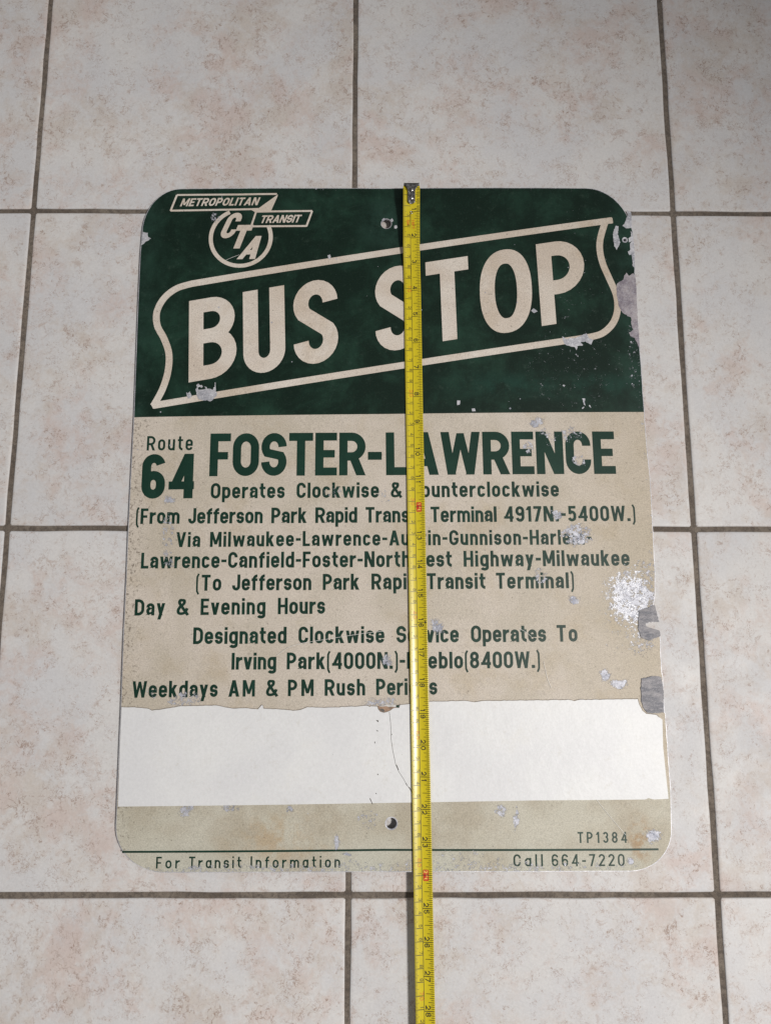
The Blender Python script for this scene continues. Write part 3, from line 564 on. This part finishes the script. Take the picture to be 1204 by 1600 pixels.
# ---------------------------------------------------------------- the floor: grout bed and laid tiles
PIT, TH, OX, OY = TILE
JW = .18
def tpos(i, j):
    u, v = PIT*i, -PIT*j
    return OX+u*math.cos(TH)-v*math.sin(TH), OY+u*math.sin(TH)+v*math.cos(TH)
def grid(x0, x1, y0, y1, z, name, mat):
    o = mesh_obj(name, [(x0, y0, z), (x1, y0, z), (x1, y1, z), (x0, y1, z)], [(0, 1, 2, 3)], mat); return o
floor = grid(-54, 54, -44, 56, -.045, 'floor', M_GROUT); floor['kind'] = 'structure'; floor['label'] = 'floor of square off-white tiles in brown grout'
def tile_mesh(seed):
    rnd = random.Random(seed); h = (PIT-JW)/2; V, F = [], []
    prof = [(0, -.16), (0, -.035), (.016, -.013), (.045, -.003), (.11, 0)]
    n = 11; ring = []
    per = []
    cr = .05
    for q in range(4):
        a0 = math.pi/2*q
        cs, sn = math.cos(a0), math.sin(a0)
        for i in range(n+1):
            t = i/n; y = -h+cr+(2*h-2*cr)*t; x = h+(rnd.uniform(-.016, .016) if 0 < i < n else 0)
            per.append((x*cs-y*sn, x*sn+y*cs, cs, sn, i))
    N = len(per)
    for ins, z in prof:
        for x, y, cs, sn, i in per: V.append((x*(1-ins/h), y*(1-ins/h), z))
    for r in range(len(prof)-1):
        for i in range(N): F.append((r*N+i, r*N+(i+1) % N, (r+1)*N+(i+1) % N, (r+1)*N+i))
    F.append(tuple((len(prof)-1)*N+i for i in range(N)))
    me = bpy.data.meshes.new('tile'); me.from_pydata([(x*S, y*S, z*S) for x, y, z in V], [], F); me.materials.append(M_TILE)
    me.polygons.foreach_set('use_smooth', [True]*(len(F)-1)+[False]); me.update(); return me
TM = [tile_mesh(i) for i in range(4)]
for j in range(-3, 4):
    for i in range(-3, 6):
        cx_, cy_ = tpos(i+.5, j-.5 if False else j+.5)
        o = bpy.data.objects.new('tile', TM[(i*3+j*5) % 4]); link(o, floor)
        o.location = (cx_*S, cy_*S, random.uniform(-.008, .004)*S)
        o.rotation_euler = (random.uniform(-.0006, .0006), random.uniform(-.0006, .0006), TH+random.choice((0, 1, 2, 3))*math.pi/2+random.uniform(-.0008, .0008))

# ---------------------------------------------------------------- the sign
ZT = .12
sign = link(bpy.data.objects.new('bus_stop_sign', None)); sign.empty_display_size = .05
sign['label'] = 'worn green and cream metal bus stop sign with rounded corners lying on the tiled floor'; sign['category'] = 'sign'
def area(p): return sum(p[i-1][0]*p[i][1]-p[i][0]*p[i-1][1] for i in range(len(p)))/2
OUT = OUTL if area(OUTL) > 0 else OUTL[::-1]
def jag(p):      # slight nibbling of the worn right edge
    o = []
    for i in range(len(p)):
        a, b = p[i], p[(i+1) % len(p)]; L = math.hypot(b[0]-a[0], b[1]-a[1]); k = max(1, int(L/.12)); am = .007 if a[0] > 8.4 and b[0] > 8.4 and -9.8 < a[1] < 10.2 else .0006
        for j in range(k):
            t = j/k; o.append((a[0]+(b[0]-a[0])*t+random.uniform(-am, am), a[1]+(b[1]-a[1])*t+random.uniform(-am, am)))
    return o
OUT = dens(OUT, .35)
OUT = jag(OUT)
HC = [circle(*h) for h in HOLES]
sheet('aluminium_plate', [OUT], ZT, M_ALU, sign, holes=HC, thick=.075)
def inset(p, d):
    o = []
    for i in range(len(p)):
        a, b, c = p[i-1], p[i], p[(i+1) % len(p)]
        nx, ny = (c[1]-a[1]), -(c[0]-a[0]); l = math.hypot(nx, ny) or 1; o.append((b[0]-nx/l*d, b[1]-ny/l*d))
    return o
INN = inset(OUT, .022)
HC2 = [circle(x, y, r+.02) for x, y, r in HOLES]
SPL = SPLIT
upper = [(-12, 14), (12, 14)]
def clip_half(top):
    # fields as outline minus the other half
    cut = [(x, y) for x, y in SPL]
    far = ([(12, -20), (-12, -20)] if top else [(12, 20), (-12, 20)])
    return [(-12, cut[0][1])]+cut+[(12, cut[-1][1])]+far
green_field = sheet('green_field', [INN], ZT+.004, M_GREEN, sign, holes=HC2+[clip_half(True)], main=True)
cream_field = sheet('cream_field', [INN], ZT+.004, M_CREAM, sign, holes=HC2+[clip_half(False)], main=True)
ZL = ZT+.008
# banner: one closed outline
def dense(p, n=6): return spline(p, n)
lo_ = BANNER[:6]; rt = dense([BANNER[5]]+BANNER[6:], 6)
top_ = BANNER2[:6]; lf = dense([BANNER2[5]]+BANNER2[6:], 6)
bt = .245
def straight(p): return [p[0], p[-1]]
polys = ribbon(lo_[:1]+lo_[5:]+rt[1:], bt)+ribbon(top_[:1]+top_[5:]+lf[1:], bt)
e0, e1 = BANNER2[0], BANNER[-1]
polys.append([(BANNER[-1][0]-.12, BANNER[-1][1]-.02), (BANNER[-1][0]+.13, BANNER[-1][1]-.02), (BANNER2[0][0]+.03, BANNER2[0][1]-.10), (BANNER2[0][0]+.01, BANNER2[0][1]+.1), (BANNER[-1][0]-.1, BANNER2[0][1]+.0)])
polys.append([(BANNER[0][0]-.02, BANNER[0][1]-.12), (BANNER[0][0]+.3, BANNER[0][1]-.07), (BANNER[0][0]+.3, BANNER[0][1]+.16), (BANNER2[-1][0]-.1, BANNER2[-1][1]+.08)])
sheet('banner_outline', polys, ZL, M_LETTER, sign)
def quad_map(f, w, bl, br, tl):
    ux, uy = (br[0]-bl[0])/w, (br[1]-bl[1])/w; vx, vy = tl[0]-bl[0], tl[1]-bl[1]
    return [[(bl[0]+ux*a+vx*b, bl[1]+uy*a+vy*b) for a, b in q] for q in f]
for ch, bl, br, tl in BIG:
    W_, H_ = math.hypot(br[0]-bl[0], br[1]-bl[1]), math.hypot(tl[0]-bl[0], tl[1]-bl[1])
    wf = (W_/H_)/WID[ch]; w_, q_ = glyph(ch, .172, .75, wf)
    if ch == 'O': q_ = ribbon([(w_/2+(w_-.172)/2*math.copysign(abs(math.cos(a))**.86, math.cos(a)), .5+.414*math.copysign(abs(math.sin(a))**.86, math.sin(a))) for a in [2*math.pi*i/56+.01 for i in range(56)]], .172, True)
    sheet('letter', quad_map(q_, w_, bl, br, tl), ZL, M_LETTER, sign, 'large cream letter %s' % ch)
# emblem: two folded ribbons over a ring with three slanted letters
em = link(bpy.data.objects.new('transit_emblem', None), sign); em.empty_display_size = .02
E = EMB; rt_ = .072
rc = E['ring'][0]; rr = abs(E['ringr'][0][0]-rc[0])-.07
a_hide0, a_hide1 = 64, 118
ring = ribbon(arc(rc[0], rc[1], rr, rr, 113, 385, 60), .15)
sheet('ring', ring, ZL, M_LETTER, em)
rib = ribbon(E['met'], rt_)+ribbon(E['metl'], rt_)+ribbon(E['metb'], rt_)+[E['fold']]
sheet('upper_ribbon', rib, ZL+.003, M_LETTER, em)
rib = ribbon(E['trt'], rt_)+ribbon(E['trr'], rt_)+ribbon(E['trb'], rt_)+ribbon(E['trl'], rt_)
sheet('lower_ribbon', rib, ZL+.006, M_LETTER, em)
for txt, bl, br, tl in EMBTXT:
    H_ = tl[1]-bl[1]; W_ = br[0]-bl[0]; sh = {'C': .42, 'T': .35, 'A': .5}.get(txt, .36)
    if len(txt) > 1:
        for ch, f in zip([x for x in txt], text_faces(txt, W_-sh*H_*.9, H_, .2, wf=1.28)):
            sl = (br[1]-bl[1])/W_
            sheet('letter', [[(bl[0]+u+v*sh, bl[1]+v+u*sl) for u, v in q] for q in f], ZL, M_LETTER, em)
    else:
        wf = (W_/H_ + (.0 if txt != 'A' else .0))/WID[txt]; w_, q_ = glyph(txt, {'C': .19, 'T': .25, 'A': .215}[txt], wf=wf)
        sheet('letter', [[(bl[0]+u*H_+v*H_*sh, bl[1]+v*H_) for u, v in q] for q in q_], ZL, M_LETTER, em)
# printed lines
HEAD = 'FOSTER-LAWRENCE heading'
for title, H, words, t, X, wf, geo in LINES:
    holder = None; allq = []
    if title in (HEAD, '64'):
        holder = link(bpy.data.objects.new('route_heading' if title == HEAD else 'route_number', None), sign); holder.empty_display_size = .02
        holder['label'] = 'large green heading reading FOSTER-LAWRENCE' if title == HEAD else 'large green route number 64'
    for txt, x0, y0, x1, y1 in words:
        L = math.hypot(x1-x0, y1-y0); ux, uy = (x1-x0)/L, (y1-y0)/L
        for f in text_faces(txt, L, H, t, X, wf*(1.03 if title == HEAD else 1), bool(geo)):
            q = [[(x0+ux*a-uy*b, y0+uy*a+ux*b) for a, b in p_] for p_ in f]
            if holder: sheet('letter' if title == HEAD else 'digit', q, ZL, M_INK, holder)
            else: allq.append(q)
    if not holder: sheet('text_line', tuple(allq), ZL, M_INK, sign, 'green line of print reading %s' % title)
sheet('rule', ribbon(RULE, .062), ZL, M_INK, sign)
# blank white vinyl stuck over the lower half
sheet('blank_sticker', [STICK], ZT+.022, M_VINYL, sign, 'blank white sticker with a torn upper edge', thick=.016)
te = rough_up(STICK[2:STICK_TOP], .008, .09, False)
sheet('torn_edge_shadow', ribbon(te, .017), ZT+.0238, plain('edge_shadow_tone', (.21, .175, .14), .8), sign)  # thin dark ribbon painting the thickness shadow along the sticker's torn edge
sheet('crack', ribbon(CRACK, .013), ZT+.0235, M_DARK, sign)
for q in NICKS: sheet('nick', [q], ZT+.0236, M_DARK, sign)
for q, kind in PEEL: sheet('peeled_patch', [rough_up(q, .008)], ZT+.0245+kind*.0012, (M_PEELB, M_DARK, M_INK)[kind], sign)
sheet('peeled_patch', [rough_up(ribbon_poly, .01) for ribbon_poly in [[(PEEL[0][0][0][0]+.05, PEEL[0][0][0][1]+.02), (PEEL[0][0][4][0], PEEL[0][0][4][1]-.07), (PEEL[0][0][4][0], PEEL[0][0][4][1]+.02), (PEEL[0][0][2][0], PEEL[0][0][2][1]+.03)]]], ZT+.027, M_GLUE, sign)
for q in SCR: sheet('scratch', ribbon(spline(q, 4), .011), ZT+.026, M_PALE, sign)
for q, kind in CHIPS:
    z = ZT+.0125+(.018 if kind == 2 else 0)
    sheet('bare_patch' if kind < 2 else 'bent_tab', [rough_up(q, .012, .05)], z, (M_ALU, M_ALUD, M_TAB)[kind], sign, thick=(0, 0, .025)[kind])
# rims of the bolt holes and the little rivet
for n_, (x, y, r) in enumerate(HOLES):
    o_, i_ = circle(x, y, r+(.016, .035, .055)[n_], 32), circle(x, y, r, 32)
    ZB = ZT+BOW*max(0, 1-(x/9)**2)
    V = [(a, b, ZB+.006) for a, b in o_]+[(a, b, ZB+(.014 if n_ == 2 else .009)) for a, b in circle(x, y, r+.012, 32)]+[(a, b, ZB-.02) for a, b in i_]
    F = [(i, (i+1) % 32, 32+(i+1) % 32, 32+i) for i in range(32)]+[(32+i, 32+(i+1) % 32, 64+(i+1) % 32, 64+i) for i in range(32)]
    mesh_obj('hole_rim', V, F, M_ALU, sign, smooth=True)

# ---------------------------------------------------------------- the tape measure
tape = link(bpy.data.objects.new('tape_measure', None)); tape.location = (.85*S, 11.95*S, ZT*S); tape.empty_display_size = .03
tape['label'] = 'yellow tape measure with a metal end hook stretched down over the sign'; tape['category'] = 'tape measure'
HW = .3; 
def interp(tab, u):
    if u <= tab[0][0]: return tab[0][1]
    for (a, b), (c, d) in zip(tab, tab[1:]):
        if u <= c: t = (u-a)/(c-a); t = t*t*(3-2*t); return b+(d-b)*t
    return tab[-1][1]
CX = [(0, .80), (2.2, .79), (4, .82), (8.6, .845), (13.7, .885), (18.6, .925), (24.5, .97), (28.3, 1.0), (50, 1.2)]
CZ = [(0, .84), (1.5, .60), (3.4, .335), (8, .325), (20, .33), (23.5, .335), (26, .34), (29, .35), (50, .35)]
YO = [(0, -.30), (2, -.21), (3, -.125), (9, -.095), (14, 0), (18, .07), (23, .06), (28, .11), (50, .11)]
SAG = [(0, .03), (6, .04), (10.5, .045), (13.5, .062), (20, .066), (23, .055), (28, .05)]
def lin(tab, u):
    for (a, b), (c, d) in zip(tab, tab[1:]):
        if u <= c: return b+(d-b)*(u-a)/(c-a)
    return tab[-1][1]
def bl3(u, s, h=0):
    cx_ = lin(CX, u); z = interp(CZ, u); g = interp(SAG, u); q = s/HW
    return (cx_+s-.85, -u+lin(YO, u), z-ZT+g*q*q+h)
def blade_sheet(name, polys, h, mat, parent, label=None, stuff=False):
    v, f = union(polys); return mesh_obj(name, [bl3(-y, x, h) for x, y in v], [tuple(q) for q in f], mat, parent, label, stuff=stuff)
# polygons for print are given as (s, -u)
V, F = [], []
NS, NU = 14, 190
us = [(.06+i*.16) for i in range(NU)]+[40]
for u in us:
    for i in range(NS+1): V.append(bl3(u, -HW+2*HW*i/NS))
n1 = len(V)
for u in us:
    for i in range(NS+1): a = bl3(u, -HW+2*HW*i/NS); V.append((a[0], a[1], a[2]-.008))
R_ = NS+1
for r in range(len(us)-1):
    for i in range(NS):
        a = r*R_+i; F.append((a, a+R_, a+R_+1, a+1)); F.append((n1+a, n1+a+1, n1+a+R_+1, n1+a+R_))
    a = r*R_; F.append((a, n1+a, n1+a+R_, a+R_)); a += NS; F.append((a, a+R_, n1+a+R_, n1+a))
F = [q[::-1] if False else q for q in F]
blade = mesh_obj('blade', V, F, M_TAPE, tape, smooth=True)
def bar(s0, s1, u, wd): return [(s0, -u-wd/2), (s1, -u-wd/2), (s1, -u+wd/2), (s0, -u+wd/2)]
UM = 29.4; DIV = -.03
tk = []
for i in range(1, int(UM*16)):
    u = i/16
    ln = .26 if i % 8 == 0 else .19 if i % 4 == 0 else .15 if i % 2 == 0 else .11
    if i % 16 == 0: ln = HW-.012-DIV
    tk.append(bar(HW-.008-ln, HW-.008, u, .014 if i % 16 else .018))
for i in range(1, 32*1):
    if i % 2 and i > 3: tk.append(bar(HW-.008-.085, HW-.008, i/32, .01))
tk = [q for q in tk if -q[0][1] > .95 or q[1][0]-q[0][0] < .16]
blade_sheet('inch_scale', tk, .003, M_TAPEB, blade, stuff=True)
tk = []
for i in range(4, int(UM*25.4)):
    u = i/25.4
    if i % 10 == 0: q = bar(-HW+.008, DIV, u, .016)
    else: q = bar(-HW+.008, -HW+.008+(.105 if i % 5 == 0 else .065), u, .010)
    tk.append(q)
blade_sheet('centimetre_scale', tk, .003, M_TAPEB, blade, stuff=True)
tk = [[(DIV-.007, -.95-i*.5), (DIV+.007, -.95-i*.5), (DIV+.007, -.95-(i+1)*.5), (DIV-.007, -.95-(i+1)*.5)] for i in range(57)]
o = blade_sheet('centre_line', tk, .0045, M_TAPEB, blade)
def tchar(ch, u0, ulen, s0, hgt, t=.15, wf=1.0):
    """a character read down the tape: its x runs along the blade, its top faces right"""
    w_, q_ = glyph(ch, t, .75, ulen/hgt/WID[ch]*wf if ch != '1' else 1.1)
    if ch == '1': u0 += (ulen-w_*hgt)/2
    k_ = hgt
    return [[(s0+b*hgt, -(u0+a*k_)) for a, b in q] for q in q_]
for n_ in range(1, 30):
    if n_ in (12, 24): continue
    tx = str(n_); q = []
    if len(tx) == 1: q += tchar(tx, n_-.165, .125, .012, .16, .17)
    else: q += tchar(tx[0], n_-.165, .125, .012, .16, .17)+tchar(tx[1], n_+.035, .125, .012, .16, .17)
    blade_sheet('numeral', q, .0055, M_TAPEB, blade)
for n_ in range(3, 75):
    tx = str(n_); u = n_/2.54
    if n_ % 10 == 0: q = tchar(tx[0], u-.125, .10, -.165, .125, .11)+tchar('0', u+.03, .10, -.165, .125, .11); mt = M_TAPER
    else: q = tchar(tx[-1], u-.112, .085, -.155, .105, .12); mt = M_TAPEB
    blade_sheet('numeral', q, .0055, mt, blade)
q = []
for ch, u in (('5', 1.30), ('m', 1.40)): q += tchar(ch, u, .1, -.17, .11, .14)
q2 = []
for i, ch in enumerate('16FT'): q2 += tchar(ch, 1.27+i*.10, .085, .01, .10, .16)
blade_sheet('length_mark', q, .0055, M_TAPER, blade); blade_sheet('length_mark', q2, .0055, M_TAPER, blade)
for n_, ft in ((12, '1'), (24, '2')):
    r = .03; x0, x1, a, b = .008, .185, n_-.165, n_+.175
    box = []
    for cx_, cy_, a0 in ((x1-r, -a-r, 0), (x0+r, -a-r, 90), (x0+r, -b+r, 180), (x1-r, -b+r, 270)): box += arc(cx_, cy_, r, r, a0, a0+90, 4)
    fm = blade_sheet('foot_marker', [box], .006, M_REDBOX, blade)
    q = tchar(ft, n_-.145, .085, .04, .115, .17)+tchar('f', n_-.03, .07, .04, .115, .16)+tchar('t', n_+.065, .07, .04, .115, .16)
    o = blade_sheet('foot_lettering', q, .0125, M_REDTXT, blade)
blade_sheet('stud_mark', [[(.2, -16.0), (.24, -15.95), (.28, -16.0), (.24, -16.05)]], .007, M_TAPEB, blade)
# end hook: a flared plate with a turned-down lip, two rivets
hk = link(bpy.data.objects.new('end_hook', None), tape); hk.empty_display_size = .02
prof = [(-.02, .275), (.03, .275), (.07, .25), (.20, .16), (.28, .128), (.66, .128), (.70, .115), (.73, .07)]
V, F = [], []
for u, hw_ in prof:
    for s in (-1, -.8, -.4, 0, .4, .8, 1):
        rim = .05 if abs(s) == 1 else 0.0
        z = bl3(max(u, 0), 0)[2]+.018+.020*abs(s)**2+rim
        V.append((bl3(max(u, 0), 0)[0]+s*hw_, bl3(max(u, 0), 0)[1]-min(u, 0), z))
for r in range(len(prof)-1):
    for i in range(6): a = r*7+i; F.append((a, a+7, a+8, a+1))
pl_ = mesh_obj('hook_plate', V, F, M_HOOK, hk, smooth=True)
sm = pl_.modifiers.new('thick', 'SOLIDIFY'); sm.thickness = .025*S; sm.offset = 1
V, F = [], []
b0 = bl3(0, 0)
for z, e in ((.045, 0.0), (.03, .035), (-.1, .045), (-.34, .045), (-.50, .04)):
    for s in (-1, -.5, 0, .5, 1): V.append((b0[0]+s*(.275-(0 if z > -.2 else .01)), b0[1]+.02+e, b0[2]+z))
for r in range(4):
    for i in range(4): a = r*5+i; F.append((a, a+1, a+6, a+5))
lip = mesh_obj('lip', V, F, M_LIP, hk); sm = lip.modifiers.new('thick', 'SOLIDIFY'); sm.thickness = .03*S
for u in (.22, .52):
    V, F = [], []; n = 20; c0 = bl3(u, 0)
    rings = [(0.10, .022), (.095, .05), (.072, .075), (.036, .09), (0.004, .093)]
    for r, z in rings:
        for i in range(n): V.append((c0[0]+r*math.cos(2*math.pi*i/n), c0[1]+r*math.sin(2*math.pi*i/n), c0[2]+z))
    for r in range(4):
        for i in range(n): F.append((r*n+i, r*n+(i+1) % n, (r+1)*n+(i+1) % n, (r+1)*n+i))
    F.append(tuple(4*n+i for i in range(n)))
    mesh_obj('rivet', V, F, M_HOOK, hk, smooth=True)
V, F = [], []; n = 24; c0 = bl3(1.02, 0)
for r, z in ((.058, .004), (.05, .018), (.034, .018), (.026, .004)):
    for i in range(n): V.append((c0[0]+r*math.cos(2*math.pi*i/n), c0[1]+r*math.sin(2*math.pi*i/n), c0[2]+z))
for r in range(3):
    for i in range(n): F.append((r*n+i, r*n+(i+1) % n, (r+1)*n+(i+1) % n, (r+1)*n+i))
mesh_obj('eyelet', V, F, M_HOOK, blade, smooth=True)
